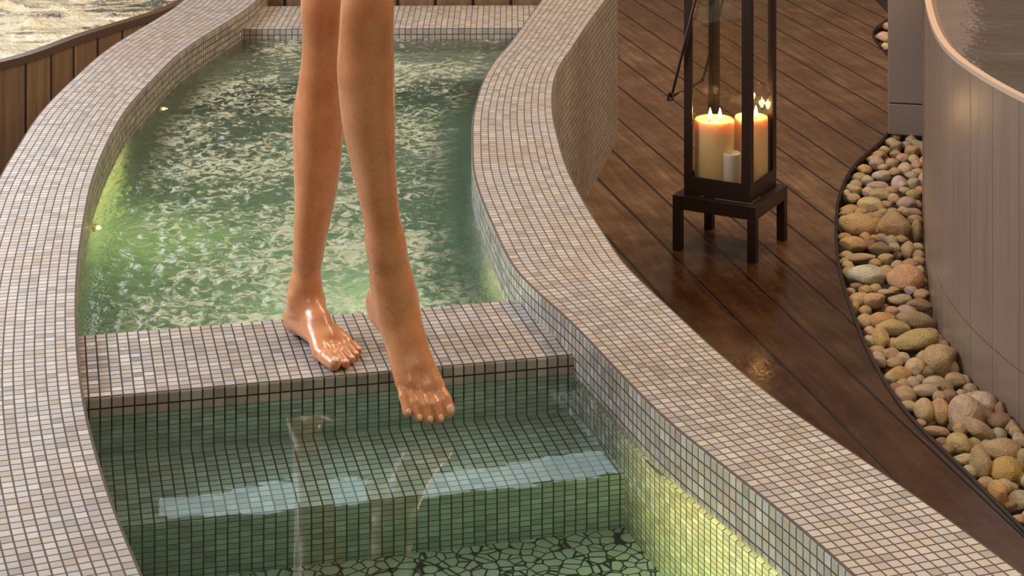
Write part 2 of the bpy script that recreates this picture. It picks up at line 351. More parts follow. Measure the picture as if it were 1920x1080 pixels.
# ------------------------------------------------------------------ water
def waves(X, Y, amp, lams, seed, n=60, sharp=False, theta=None):
    r = np.random.RandomState(seed); Z = np.zeros_like(X)
    for i in range(n):
        lam = np.exp(r.uniform(np.log(lams[0]), np.log(lams[1]))); a = r.uniform(0, 2*math.pi) if theta is None else r.normal(theta, .55); k = 2*math.pi/lam
        ph = k*(X*math.cos(a)+Y*math.sin(a))+r.uniform(0, 6.28)
        s = np.sin(ph + .35*np.sin(ph*.37+i)); Z += (1-2*np.abs(s) if sharp and i % 2 else s)*lam
    return Z/np.std(Z)*amp
def water_mat(name, absorb, dens, foam=None, bump=0., bscale=20., rough=.0):
    m, t, P, O = newmat(name); t.nodes.remove(P)
    g = N(t, 'ShaderNodeBsdfGlass', ins={0: (1, 1, 1, 1), 1: rough, 2: 1.333})
    pos = N(t, 'ShaderNodeNewGeometry').outputs['Position']
    if bump:
        nn = N(t, 'ShaderNodeTexNoise', ins={0: pos, 2: bscale, 3: 3., 4: .55}).outputs[0]
        t.links.new(N(t, 'ShaderNodeBump', ins={0: 1., 1: bump, 'Height': nn}).outputs[0], g.inputs['Normal'])
    out = g.outputs[0]
    if foam:
        d = N(t, 'ShaderNodeBsdfDiffuse', ins={0: (*foam['col'], 1)})
        a = N(t, 'ShaderNodeTexNoise', ins={0: pos, 2: foam['s'], 3: 6., 4: .72, 8: 1.2}).outputs[0]
        lo_ = N(t, 'ShaderNodeTexNoise', ins={0: pos, 2: 3.0, 3: 2.}).outputs[0]
        a = M(t, 'ADD', a, M(t, 'MULTIPLY', M(t, 'SUBTRACT', lo_, .5), .38))
        f = maprange(t, a, foam['lo'], foam['hi'], foam.get('min', 0.), foam['max'])
        f = M(t, 'MULTIPLY', f, N(t, 'ShaderNodeAttribute', attribute_name='stir').outputs['Fac'])
        out = N(t, 'ShaderNodeMixShader', ins={0: f, 1: out, 2: d.outputs[0]}).outputs[0]
    t.links.new(out, O.inputs['Surface'])
    if dens:
        va = N(t, 'ShaderNodeVolumeAbsorption', ins={0: (*absorb, 1), 1: dens}); t.links.new(va.outputs[0], O.inputs['Volume'])
    return m
def xlim(P, y): o = np.argsort(P[:, 1]); return np.interp(y, P[o, 1], P[o, 0])
def water(name, v0, v1, nv, nu, zf, mat, slope=math.tan(TH), zb=-.62, pad=.004, edge=False):
    V = []; F = []
    vs = np.linspace(v0, v1, nv)
    L = []; R = []
    for v in vs:
        xl, xr = -.9, .1
        for _ in range(12): xl = xlim(Lin, v+slope*xl)-pad; xr = xlim(Rin, v+slope*xr)+pad
        L.append(xl); R.append(xr)
    U = np.linspace(0, 1, nu)[None, :]; X = np.array(L)[:, None]*(1-U)+np.array(R)[:, None]*U; Y = vs[:, None]+slope*X
    calm = np.clip((np.minimum(X-np.array(L)[:, None], np.array(R)[:, None]-X)-.04)/.12, 0, 1) if edge else np.ones_like(X)
    Z = Zw+zf(X, Y)*(.12+.88*calm); top = np.stack([X, Y, Z], -1).reshape(-1, 3)
    I = np.arange(nv*nu).reshape(nv, nu)
    F = np.stack([I[:-1, :-1], I[:-1, 1:], I[1:, 1:], I[1:, :-1]], -1).reshape(-1, 4).tolist()
    loop = list(I[0, :])+list(I[1:, -1])+list(I[-1, :-1][::-1])+list(I[1:-1, 0][::-1])
    b0 = len(top); bot = top[loop].copy(); bot[:, 2] = zb; V = np.vstack([top, bot]); n = len(loop)
    for k in range(n): F.append((loop[(k+1) % n], loop[k], b0+k, b0+(k+1) % n))
    F.append(tuple(b0+k for k in range(n))[::-1])
    o = mesh(name, V, F, mat, smooth=True)
    at_ = o.data.attributes.new('stir', 'FLOAT', 'POINT'); at_.data.foreach_set('value', np.r_[calm.ravel(), np.zeros(n)].astype(np.float32))
    return o
vfront = P0[1]-math.tan(TH)*P0[0]
M_W1 = water_mat('clear_green_water', (.42, .74, .68), 1.4, bump=.0002, bscale=7.)
M_W2 = water_mat('stirred_green_water', (.42, .72, .62), 1.9, foam=dict(col=(.50, .52, .38), s=30., lo=.47, hi=.61, max=.66, min=.02), bump=.0022, bscale=70., rough=.10)
lower = water('pool_water_lower', 2.25, vfront+.06, 150, 60, lambda X, Y: waves(X, Y, .00006, (.15, .6), 3), M_W1)
tag(lower, 'still clear green water of the lower pool in front of the ledge', 'water', kind='stuff')
vback = vfront+.30/math.cos(TH)
upper = water('pool_water_upper', vback, 6.98, 420, 170, lambda X, Y: waves(X, Y, .0019, (.018, .12), 5, 110, True)*np.clip((6.75-Y)/.9, .25, 1), M_W2, edge=True)
tag(upper, 'choppy green water of the upper pool behind the ledge', 'water', kind='stuff')
# ------------------------------------------------------------------ the person (distance field turned into one continuous skin)
class Field:
    def __init__(s, xs, ys, zs):
        s.xs, s.ys, s.zs = xs, ys, zs; s.D = np.full((len(xs), len(ys), len(zs)), 9., np.float32)
    def box(s, lo, hi):
        r = []
        for ax, a, b in zip((s.xs, s.ys, s.zs), lo, hi):
            i = max(0, np.searchsorted(ax, a)-1); j = min(len(ax), np.searchsorted(ax, b)+1); r.append(slice(i, max(i, j)))
        return tuple(r)
    def grid(s, sl): return np.meshgrid(s.xs[sl[0]], s.ys[sl[1]], s.zs[sl[2]], indexing='ij', sparse=True)
    def join(s, sl, d, k):
        a = s.D[sl]; h = np.maximum(k-np.abs(a-d), 0)/k; s.D[sl] = np.minimum(a, d)-h*h*k*.25
    def cone(s, a, b, ra, rb, k=.01):
        a, b = np.array(a), np.array(b); pad = max(ra, rb)+k+.012
        sl = s.box(np.minimum(a, b)-pad, np.maximum(a, b)+pad); X, Y, Z = s.grid(sl)
        ab = b-a; L = float(ab@ab)+1e-9
        t = np.clip(((X-a[0])*ab[0]+(Y-a[1])*ab[1]+(Z-a[2])*ab[2])/L, 0, 1)
        d = np.sqrt((X-a[0]-t*ab[0])**2+(Y-a[1]-t*ab[1])**2+(Z-a[2]-t*ab[2])**2)-(ra+(rb-ra)*t); s.join(sl, d, k)
    def ellipsoid(s, c, r, k=.02):
        pad = max(r)+k+.01; c = np.array(c); sl = s.box(c-pad, c+pad); X, Y, Z = s.grid(sl)
        q = np.sqrt(((X-c[0])/r[0])**2+((Y-c[1])/r[1])**2+((Z-c[2])/r[2])**2); s.join(sl, (q-1)*min(r), k)
    def stack(s, rows, k=.012):
        """rows: (z, x, y, rx, ry) sorted upwards, joined smoothly"""
        R = np.array(sorted(rows)); zz = np.linspace(R[0, 0], R[-1, 0], 200)
        C = catmull(R, 12); o = np.argsort(C[:, 0]); C = C[o]
        sl = s.box((R[:, 1]-R[:, 3]-.03).min()*np.array([1, 0, 0])+np.array([0, (R[:, 2]-R[:, 4]-.03).min(), R[0, 0]-.03]),
                   (R[:, 1]+R[:, 3]+.03).max()*np.array([1, 0, 0])+np.array([0, (R[:, 2]+R[:, 4]+.03).max(), R[-1, 0]+.03]))
        X, Y, Z = s.grid(sl); z = s.zs[sl[2]]
        cx, cy, rx, ry = [np.interp(z, C[:, 0], C[:, i])[None, None, :] for i in (1, 2, 3, 4)]
        q = np.sqrt(((X-cx)/rx)**2+((Y-cy)/ry)**2); d = (q-1)*np.minimum(rx, ry)
        d = np.maximum(d, np.maximum(R[0, 0]-Z, Z-R[-1, 0])); s.join(sl, d, k)
    def surface(s):
        D = s.D; sg = D < 0; nx, ny, nz = D.shape
        c = np.zeros((nx-1, ny-1, nz-1), np.int8)
        for i in (0, 1):
            for j in (0, 1):
                for k in (0, 1): c += sg[i:nx-1+i, j:ny-1+j, k:nz-1+k]
        act = (c > 0) & (c < 8); I = np.argwhere(act); idx = -np.ones(act.shape, np.int64); idx[act] = np.arange(len(I))
        acc = np.zeros((len(I), 3)); cnt = np.zeros(len(I)); ax3 = (s.xs, s.ys, s.zs)
        cor = [(i, j, k) for i in (0, 1) for j in (0, 1) for k in (0, 1)]
        for a in cor:
            for ax in range(3):
                if a[ax]: continue
                b = list(a); b[ax] = 1
                A = I+a; B = I+b; da = D[A[:, 0], A[:, 1], A[:, 2]]; db = D[B[:, 0], B[:, 1], B[:, 2]]
                m = (da < 0) != (db < 0); t = np.where(m, da/np.where(m, da-db, 1), 0)
                pa = np.stack([ax3[q][A[:, q]] for q in range(3)], 1); pb = np.stack([ax3[q][B[:, q]] for q in range(3)], 1)
                acc[m] += (pa+(pb-pa)*t[:, None])[m]; cnt[m] += 1
        V = acc/cnt[:, None]; F = []
        for ax in range(3):
            u, v = [(1, 2), (2, 0), (0, 1)][ax]
            lo = [slice(None)]*3; hi = [slice(None)]*3; lo[ax] = slice(0, -1); hi[ax] = slice(1, None)
            A = sg[tuple(lo)]; B = sg[tuple(hi)]; E_ = np.argwhere(A != B); E_ = E_[(E_[:, u] > 0) & (E_[:, v] > 0)]
            inside = A[E_[:, 0], E_[:, 1], E_[:, 2]]
            def cell(du, dv):
                q = E_.copy(); q[:, u] -= du; q[:, v] -= dv; q = np.minimum(q, np.array(idx.shape)-1); return idx[q[:, 0], q[:, 1], q[:, 2]]
            Q = np.stack([cell(1, 1), cell(0, 1), cell(0, 0), cell(1, 0)], 1); ok = (Q >= 0).all(1); Q = Q[ok]; ins = inside[ok]
            F += Q[ins].tolist()+Q[~ins][:, ::-1].tolist()
        return V, F
zs = np.r_[np.arange(-.06, .225, .0026), np.arange(.225, 1.32, .0075)]
FLD = Field(np.arange(-.56, -.06, .0027), np.arange(3.36, 4.0, .0027), zs)
def leg_rows(rows):
    out = []
    for y, l, r, Y, k in rows:
        c = atY((l+r)/2, y, Y); out.append((c[2], c[0], Y, (r-l)/2*Y/FP, (r-l)/2*Y/FP*k))
    return out
# standing leg (her left) and the lifted leg crossing in front of it (her right)
ST = [(-400,590,740,3.74,1.05),(-300,592,722,3.74,1.05),(-200,578,690,3.75,1.05),(-100,566,656,3.77,1.1),(-40,565,643,3.775,1.12),(0,566,641,3.775,1.15),(50,567,641,3.78,1.18),(100,566,641,3.785,1.15),(150,560,642,3.80,1.15),(190,553,644,3.81,1.2),(230,549,645,3.815,1.22),(300,550,640,3.815,1.22),(350,552,633,3.81,1.22),(400,553,623,3.805,1.22),(450,552,612,3.80,1.22),(490,550,605,3.80,1.2),(520,547,600,3.80,1.22),(545,545,601,3.80,1.2),(565,543,606,3.80,1.15),(585,541,612,3.80,1.05)]
LF = [(-400,540,690,3.70,1.05),(-300,562,692,3.66,1.05),(-200,592,712,3.60,1.05),(-100,625,730,3.535,1.1),(-40,638,736,3.51,1.1),(0,641,738,3.50,1.12),(50,637,738,3.50,1.12),(100,633,738,3.505,1.1),(130,632,739,3.51,1.1),(170,635,740,3.52,1.15),(220,640,741,3.53,1.2),(260,647,741,3.535,1.2),(300,656,742,3.54,1.2),(350,668,744,3.545,1.2),(400,679,749,3.55,1.18),(450,689,756,3.55,1.15),(490,697,761,3.55,1.1),(515,704,760,3.552,.95),(535,714,756,3.552,.8)]
def px(x, y, Y): return atY(x, y, Y)
FLD.stack(leg_rows(ST)); FLD.stack(leg_rows(LF), .008)
for a, b, ra, rb in (((722, 455, 3.551), (735, 530, 3.553), .0310, .0325), ((735, 530, 3.553), (742, 575, 3.553), .0325, .0335), ((742, 575, 3.553), (748, 612, 3.545), .0335, .031),): FLD.cone(px(*a), px(*b), ra, rb, .022)
# knee caps, shins and calves give the legs their form
def px(x, y, Y): return atY(x, y, Y)
FLD.ellipsoid(px(690, 20, 3.465), (.034, .022, .045), .03)
FLD.ellipsoid(px(602, 20, 3.745), (.026, .020, .040), .03)
FLD.cone(px(690, 130, 3.485), px(727, 470, 3.530), .022, .014, .03)
FLD.cone(px(598, 150, 3.770), px(572, 480, 3.778), .020, .012, .03)
# hips and waist, above the frame
FLD.ellipsoid((-.318, 3.73, 1.02), (.165, .105, .13), .05)
FLD.cone((-.318, 3.74, 1.10), (-.318, 3.75, 1.25), .105, .10, .05)
def foot(O, f, l, u, sc, tips, kn, sf=1., lift=False):
    O, f, l, u = map(np.array, (O, f, l, u)); T = lambda p: O+sc*(f*p[0]*sf+l*p[1]+u*p[2])
    def c(a, b, ra, rb, k=.012): FLD.cone(T(a), T(b), ra*sc, rb*sc, k)
    c((.030, 0, .029), (.052, .001, .036), .028, .027)
    c((.034, 0, .045), (.046, 0, .095), .020, .017, .02)
    c((.056, 0, .060), (.060, 0, .100), .029, .0265, .015)
    FLD.ellipsoid(T((.056, .027, .068)), (.010, .010, .013), .016); FLD.ellipsoid(T((.064, -.027, .078)), (.011, .011, .014), .016)
    c((.066, 0, .068), (.112, -.004, .047), .027, .022, .015)
    c((.112, -.004, .045), (.150, -.006, .030), .021, .017, .015)
    if lift:
        c((.064, .008, .064), (.166, .013, .021), .0265, .0125, .016); c((.064, -.010, .064), (.178, -.018, .021), .0265, .0135, .016)
    c((.045, .010, .018), (.128 if lift else .140, .004 if lift else .030, .030 if lift else .014), .018, .010 if lift else .013, .012)
    c((.050, -.008, .030), (.120, -.018, .030), .020, .016, .012)
    ball = [(.170, -.031, .0165), (.173, -.012, .0155), (.167, .006, .0145), (.157, .021, .0135), (.145, .035, .0125)]
    if lift: ball = [(.180, -.0270, .0165), (.183, -.0115, .0160), (.178, .0035, .0165), (.170, .0170, .0160), (.160, .0270, .0150)]
    rb = (.0155, .0120, .0110, .0102, .0095) if lift else (.0165, .0125, .0118, .0115, .0115)
    for i, (b, r) in enumerate(zip(ball, rb)):
        c((.105, -.014+.008*i, .045-.003*i), b, .0120 if lift else .0135, r, .010)
        c((.085, -.006+.003*i, .062-.002*i), (b[0]-.008, b[1], b[2]+r*.80), .0055, .0034, .006)
    w = ((.0128, .0118), (.0090, .0084), (.0085, .0079), (.0080, .0074), (.0080, .0076)); nails = []
    for i, (b, tp, k_, (r1, r2)) in enumerate(zip(ball, tips, kn, w)):
        c(b, k_, r1*1.0, r1, .004 if i else .006); c(k_, tp, r1, r2, .0022)
        nails.append((T((tp[0]+.0005, tp[1], tp[2]+r2*.80)), r2*sc))
    return f, l, u, nails
tS = [(.222, -.034, .0125), (.224, -.0125, .009), (.212, .0065, .0085), (.198, .0235, .008), (.181, .0385, .008)]
kS = [(.198, -.035, .0155), (.200, -.013, .0175), (.190, .0055, .0165), (.178, .0215, .015), (.164, .0365, .0135)]
sc = 1.05; f = np.array((.574, -.819, 0)); l = np.array((.819, .574, 0)); A = px(573, 553, 3.80)
footS = foot(np.array((A[0], A[1], 0))-sc*.058*f, f, l, (0, 0, 1), sc, tS, kS)
tL = [(.219, -.0335, .006), (.226, -.0145, .003), (.223, .0030, .002), (.216, .0185, .002), (.204, .0330, .003)]
kL = [(.204, -.0315, .0130), (.208, -.0130, .0135), (.204, .0040, .0125), (.196, .0185, .0115), (.183, .0310, .0105)]
A = px(741, 556, 3.560); T_ = px(806, 792, 3.455); v = T_-A; v /= np.linalg.norm(v)
u0 = np.array((.42, -.80, .25)); u0 -= v*(u0@v); u0 /= np.linalg.norm(u0)
g = math.atan2(.074, .165); fL = v*math.cos(g)+u0*math.sin(g); uL = u0*math.cos(g)-v*math.sin(g); lL = np.cross(fL, uL)
lL = lL if lL[0] < 0 else -lL
footL = foot(A-1.06*(.060*1.17*fL+.080*uL), fL, lL, uL, 1.06, tL, kL, 1.17, True)
bV, bF = FLD.surface()
m, t, P, O = newmat('wet_tanned_skin')
pos = N(t, 'ShaderNodeNewGeometry').outputs['Position']
n1 = N(t, 'ShaderNodeTexNoise', ins={0: pos, 2: 14., 3: 4.}).outputs[0]; n2 = N(t, 'ShaderNodeTexNoise', ins={0: pos, 2: 120., 3: 3.}).outputs[0]; n3 = N(t, 'ShaderNodeTexVoronoi', ins={0: pos, 2: 75.}).outputs[0]
t.links.new(mix(t, maprange(t, n1, .35, .65), (.56, .235, .10), (.66, .30, .14)), P.inputs['Base Color'])
P.inputs['Subsurface Weight'].default_value = .12; P.inputs['Subsurface Scale'].default_value = .01; P.inputs['Subsurface Radius'].default_value = (1, .35, .15)
t.links.new(maprange(t, n2, .35, .65, .22, .42), P.inputs['Roughness']); P.inputs['Specular IOR Level'].default_value = .55
P.inputs['Coat Weight'].default_value = .16; P.inputs['Coat Roughness'].default_value = .12
t.links.new(N(t, 'ShaderNodeBump', ins={0: .3, 1: .0008, 'Height': M(t, 'ADD', n2, M(t, 'MULTIPLY', maprange(t, n3, .10, .32, 1., 0.), .5))}).outputs[0], P.inputs['Normal'])
M_SKIN = m
person = mesh('person', bV, bF, M_SKIN, smooth=True)
tag(person, 'bare wet tanned legs of a person, one foot on the ledge, the other dipping', 'person')
sm = person.modifiers.new('smooth', 'SMOOTH'); sm.factor = .5; sm.iterations = 2
M_NAIL = simple('toenail', (.80, .50, .38), .15)
for (f_, l_, u_, nails), tilt in ((footS, .35), (footL, .55)):
    for c_, r_ in nails:
        bm = bmesh.new(); bmesh.ops.create_uvsphere(bm, u_segments=14, v_segments=8, radius=1)
        up = u_*math.cos(tilt)+f_*math.sin(tilt); fw = f_*math.cos(tilt)-u_*math.sin(tilt)
        V = [c_+f_*r_*.30+fw*v.co.x*r_*.62+l_*v.co.y*r_*.58+up*v.co.z*r_*.22 for v in bm.verts]; bm.verts.index_update()
        mesh('toenail', V, [[v.index for v in q.verts] for q in bm.faces], M_NAIL, person, smooth=True); bm.free()
# swimsuit bottom over the hips (above the frame)
F2 = Field(np.arange(-.52, -.11, .008), np.arange(3.58, 3.90, .008), np.arange(.84, 1.12, .008))
F2.ellipsoid((-.318, 3.73, 1.02), (.172, .112, .137), .05); F2.cone((-.318, 3.74, 1.10), (-.318, 3.75, 1.25), .112, .107, .05)
Zg = F2.zs[None, None, :]; F2.D = np.maximum(F2.D, np.maximum(.87+np.abs(F2.xs+.318)[:, None, None]*.35-Zg, Zg-1.075)).astype(np.float32)
v2, f2 = F2.surface(); mesh('swimsuit_bottom', v2, f2, simple('black_swim_fabric', (.02, .02, .025), .6), person, smooth=True)
# ------------------------------------------------------------------ hot tub on the right
Zc = .262                                     # its rim level
tub = resample(np.vstack([lvl([(1731,402),(1737,500),(1755,596),(1790,668),(1850,735),(1905,786)], Zd), [1.27, 4.40], [1.45, 4.12], [1.75, 3.93], [2.2, 3.85]]), .05, 3)
tub = np.vstack([[[2.3, 7.20], [1.80, 7.12], [1.50, 6.93], [1.39, 6.62], [1.33, 6.42]], tub[1:]])
tub = resample(tub, .05, 3)
sT = empty('hot_tub', (1.6, 5.2, Zd)); tag(sT, 'curved hot tub clad in upright mauve-beige panels with a thin pale rim', 'hot tub')
def sub(name, P, z0, z1, mat, parent, th, side=1, off=0.):
    n = normals(P, side); n = n if n[:, 0].mean() > 0 else -n
    o = wall_strip(name, P+n*off, z0, z1, mat, None, th, side if (normals(P, side)[:, 0].mean() > 0) else -side); o.parent = parent; o.matrix_parent_inverse = parent.matrix_world.inverted(); return o
bpy.context.view_layer.update()
sub('side_panel', tub, -.384, Zc-.012, M_PANEL, sT, .03)
sub('plinth', tub, -.60, -.387, M_PANEL, sT, .03)
M_RIM = simple('pale_tub_edge', (.62, .47, .35), .25)
r_ = sub('rim', tub, Zc-.012, Zc, M_RIM, sT, .018, off=-.003)
nT = normals(tub, 1); nT = nT if nT[:, 0].mean() > 0 else -nT
V = []; F = []
inn = tub+nT*.012
for x, y in inn: V += [(x, y, Zc-.38), (3.6, max(y, 3.9), Zc-.38)]
for i in range(len(inn)-1): F.append((2*i, 2*i+1, 2*i+3, 2*i+2))
m, t, P, O = newmat('tub_basin')
pos = N(t, 'ShaderNodeNewGeometry').outputs['Position']
t.links.new(ramp(t, N(t, 'ShaderNodeTexNoise', ins={0: pos, 2: 6., 3: 3.}).outputs[0], [(.35, (.015, .013, .006)), (.65, (.07, .052, .026))]), P.inputs['Base Color'])
bs = mesh('basin', V, F, m); bs.parent = sT; bs.matrix_parent_inverse = sT.matrix_world.inverted()
# its water
nu = 60; U = np.linspace(0, 1, nu)[None, :]**1.6
sel = tub+nT*.012; X = sel[:, 0][:, None]*(1-U)+3.6*U; Y = sel[:, 1][:, None]*(1-U)+np.maximum(sel[:, 1], 3.92)[:, None]*U
Z = Zc-.03+waves(X, Y, .0022, (.08, .4), 9, 50)
I = np.arange(X.size).reshape(X.shape); F = np.stack([I[:-1, :-1], I[:-1, 1:], I[1:, 1:], I[1:, :-1]], -1).reshape(-1, 4).tolist()
V = np.stack([X, Y, Z], -1).reshape(-1, 3)
loop = list(I[0, :])+list(I[1:, -1])+list(I[-1, :-1][::-1])+list(I[1:-1, 0][::-1]); b0 = len(V); bt = V[loop].copy(); bt[:, 2] = Zc-.45; V = np.vstack([V, bt]); n = len(loop)
for k in range(n): F.append((loop[(k+1) % n], loop[k], b0+k, b0+(k+1) % n))
F.append(tuple(b0+k for k in range(n))[::-1])
M_W3 = water_mat('olive_tub_water', (.6, .5, .25), 4., bump=.003, bscale=30.)
tag(mesh('tub_water', V, F, M_W3, smooth=True), 'olive brown water inside the hot tub at the right edge', 'water', kind='stuff')
# panelled column between the deck and the tub
pc = empty('panelled_column', (1.50, 7.33, Zd), math.radians(-11.5)); tag(pc, 'mauve-grey square column with a low plinth joint, left of the hot tub wall', 'column'); bpy.context.view_layer.update()
M_COL = simple('painted_column', (.30, .235, .20), .3)
xa, xb = at(1675, 250, Zd)[0], 1.66
b = MB(); b.box((.045, .02, 1.10+.115), (.30, .28, 2.2), 0, .003); b.build('shaft', M_COL, pc)
b = MB(); b.box((.045, .02, .055), (.30, .28, .112), 0, .003); b.build('plinth', M_COL, pc)
# ------------------------------------------------------------------ timber tub with foaming water, upper left
TL = resample(np.vstack([[-3.4, 5.25], [-2.5, 5.55], [-2.0, 5.83], lvl([(0,117),(150,67),(245,38),(322,13)], .0), [-1.05, 7.75], [-.85, 8.6]]), .06, 3)
wt = empty('timber_hot_tub', (-2.2, 6.6, Zd)); tag(wt, 'round tub of dark upright timber staves holding pale foaming water, upper left', 'hot tub'); bpy.context.view_layer.update()
def sub2(name, P, z0, z1, mat, th, off=0.):
    n = normals(P, 1); n = n if n[:, 1].mean() > 0 else -n
    o = wall_strip(name, P+n*off, z0, z1, mat, None, th, 1 if normals(P, 1)[:, 1].mean() > 0 else -1); o.parent = wt; o.matrix_parent_inverse = wt.matrix_world.inverted(); return o
sub2('staves', TL, -.505, -.024, M_TIMBER, .03)
sub2('top_rail', TL, -.024, .0, simple('dark_wet_timber', (.10, .055, .028), .3), .036, -.005)
nn_ = normals(TL, 1); nn_ = nn_ if nn_[:, 1].mean() > 0 else -nn_
sel = TL+nn_*.03; nu = 150; U = np.linspace(0, 1, nu)[None, :]
far = np.array([-3.2, 9.2]); X = sel[:, 0][:, None]*(1-U)+far[0]*U; Y = sel[:, 1][:, None]*(1-U)+far[1]*U
def dens(P, k):
    q = [P[0]]
    for a, b_ in zip(P[:-1], P[1:]):
        for j in range(1, k+1): q.append(a+(b_-a)*j/k)
    return np.array(q)
sel = dens(sel, 4); X = sel[:, 0][:, None]*(1-U)+far[0]*U; Y = sel[:, 1][:, None]*(1-U)+far[1]*U
Z = -.026+np.clip(waves(X, Y, .011, (.05, .35), 12, 90, True, 1.9), -.016, .03)
I = np.arange(X.size).reshape(X.shape); F = np.stack([I[:-1, :-1], I[:-1, 1:], I[1:, 1:], I[1:, :-1]], -1).reshape(-1, 4).tolist()
m, t, P, O = newmat('foaming_water')
pos = N(t, 'ShaderNodeNewGeometry').outputs['Position']
fo = N(t, 'ShaderNodeTexNoise', ins={0: N(t, 'ShaderNodeVectorMath', operation='MULTIPLY', ins={0: pos, 1: (.55, 1.6, 1)}).outputs[0], 2: 5., 3: 6., 4: .7, 8: 1.5}).outputs[0]
t.links.new(ramp(t, fo, [(.40, (.06, .055, .03)), (.48, (.56, .50, .32)), (.62, (.90, .82, .60))]), P.inputs['Base Color']); P.inputs['Roughness'].default_value = .22
t.links.new(N(t, 'ShaderNodeBump', ins={0: 1., 1: .01, 'Height': N(t, 'ShaderNodeTexNoise', ins={0: pos, 2: 60., 3: 4.}).outputs[0]}).outputs[0], P.inputs['Normal'])
tag(mesh('foaming_water', np.stack([X, Y, Z], -1).reshape(-1, 3), F, m, smooth=True), 'pale foaming water in the timber tub', 'water', kind='stuff')

# ------------------------------------------------------------------ fittings under the waterline of the left pool wall
def fitting(Y, z, label):
    i = np.argmin(abs(Lin[:, 1]-Y)); p = Lin[i]; n = -nL[i]
    r = empty('pool_fitting', (p[0], p[1], z), math.atan2(n[1], n[0])); tag(r, label, 'pool fitting', 'round fittings in the pool wall')
    def rev(prof, name, mat):
        k = 24; V = []; F = []
        for a, (x, rr) in enumerate(prof):
            for j in range(k): V.append((x, rr*math.cos(2*math.pi*j/k), rr*math.sin(2*math.pi*j/k)))
        for a in range(len(prof)-1):
            for j in range(k): q = (j+1) % k; F.append((a*k+j, a*k+q, (a+1)*k+q, (a+1)*k+j))
        F.append(tuple(range(k))[::-1]); F.append(tuple((len(prof)-1)*k+j for j in range(k))); return mesh(name, V, F, mat, r, smooth=True)
    rev([(0, .022), (.006, .022), (.010, .019), (.010, .013), (.004, .012)], 'collar', M_BRASS)
    rev([(.003, .0125), (.010, .012), (.016, .009), (.019, .004), (.0195, .0005)], 'nozzle', M_LENS)
M_BRASS = simple('warm_polished_brass', (.80, .58, .28), .12, 1.)
M_LENS, t, P, O = newmat('lamp_lens'); P.inputs['Base Color'].default_value = (.9, .8, .5, 1); P.inputs['Emission Color'].default_value = (1, .85, .45, 1); P.inputs['Emission Strength'].default_value = 2.0; P.inputs['Roughness'].default_value = .1
fitting(5.78, -.085, 'small round brass fitting in left pool wall, the farther one')
fitting(4.66, -.080, 'small round brass fitting in left pool wall, nearer the ledge')
M_LAMP = simple('frosted_lamp_glass', (.30, .36, .28), .3)
# lamps read off the glow on the pool walls, plus two added as fill
def unseen_lamp(P, Nn, Y, z, sgn, energy, color, par, aim=None, ang=120):
    i = np.argmin(abs(P[:, 1]-Y)); p = P[i]; n = -Nn[i]
    b = MB(); k = 20; V = [(0, .03*math.cos(2*math.pi*j/k), .03*math.sin(2*math.pi*j/k)) for j in range(k)]+[(.006, .026*math.cos(2*math.pi*j/k), .026*math.sin(2*math.pi*j/k)) for j in range(k)]
    b.add(V, [tuple(range(k))[::-1], tuple(range(k, 2*k))]+[(j, (j+1) % k, k+(j+1) % k, k+j) for j in range(k)])
    o = b.build('unseen_lamp', M_LAMP, par); o.location = (p[0], p[1], z); o.rotation_euler = (0, 0, math.atan2(n[1], n[0]))
    l = bpy.data.lights.new('unseen_lamp_light', 'SPOT'); l.energy = energy; l.color = color; l.spot_size = math.radians(ang); l.spot_blend = .9; l.shadow_soft_size = .03
    q = bpy.data.objects.new('unseen_lamp_light', l); COL.objects.link(q); q.location = (p[0]+n[0]*.03, p[1]+n[1]*.03, z)
    d = Vector((n[0], n[1], 0)) if aim is None else Vector(aim)-q.location
    q.rotation_euler = d.to_track_quat('-Z', 'Y').to_euler()
YEL = (1.0, .66, .27)
unseen_lamp(Rin, nR, 5.10, -.20, 1, 190, YEL, wallR, (-1.0, 4.95, -.12), 60)
unseen_lamp(Lin, nL, 4.25, -.24, 1, 80, YEL, wallL, (-.02, 4.1, -.14), 60)
unseen_lamp(Lin, nL, 2.75, -.28, 1, 110, YEL, wallL, (.34, 2.95, -.20), 75)
unseen_lamp(Rin, nR, 2.35, -.22, 1, 110, (1.0, .86, .76), wallR, (-.35, 3.35, -.2), 110)  # added out of view to light the submerged steps evenly
unseen_lamp(Rin, nR, 4.45, -.22, 1, 20, (1.0, .72, .45), wallR, (-.9, 4.6, -.3), 130)  # added extra, lifts the upper pool from under the water

# ------------------------------------------------------------------ lantern
ang = math.radians(-28.7); ca, sa = math.cos(ang), math.sin(ang)
cor = [at(x, y, Zd)[:2] for x, y in ((1254, 470), (1402, 490), (1482, 446), (1340, 430))]; LC = np.mean(cor, axis=0)
LT = empty('candle_lantern', (LC[0], LC[1], Zd), ang); tag(LT, 'tall square dark bronze glass lantern on splayed legs standing on the wet deck', 'lantern')
hs = .132; hb = .106; z0 = .165; zt = .98
b = MB()
for s in (-1, 1):
    b.box((s*(hs-.013), 0, z0-.020), (.026, 2*hs-.001, .040), 0, .001); b.box((0, s*(hs-.013), z0-.020), (2*hs-.054, .026, .040), 0, .001)
b.build('stand_frame', M_IRON, LT)
for sx_, sy_ in ((-1,-1),(1,-1),(1,1),(-1,1)):
    b = MB(); b.box((sx_*(hs-.013), sy_*(hs-.013), (z0-.041)/2), (.026, .026, z0-.041), 0, .0015); b.build('leg', M_IRON, LT)
b = MB(); b.box((0, 0, z0+.0155), (2*hb, 2*hb, .029), 0, .001)
for s in (-1, 1): b.box((s*(hb-.002), 0, z0+.042), (.004, 2*hb, .026)); b.box((0, s*(hb-.002), z0+.042), (2*hb-.008, .004, .026))
b.build('base_tray', M_IRON, LT)
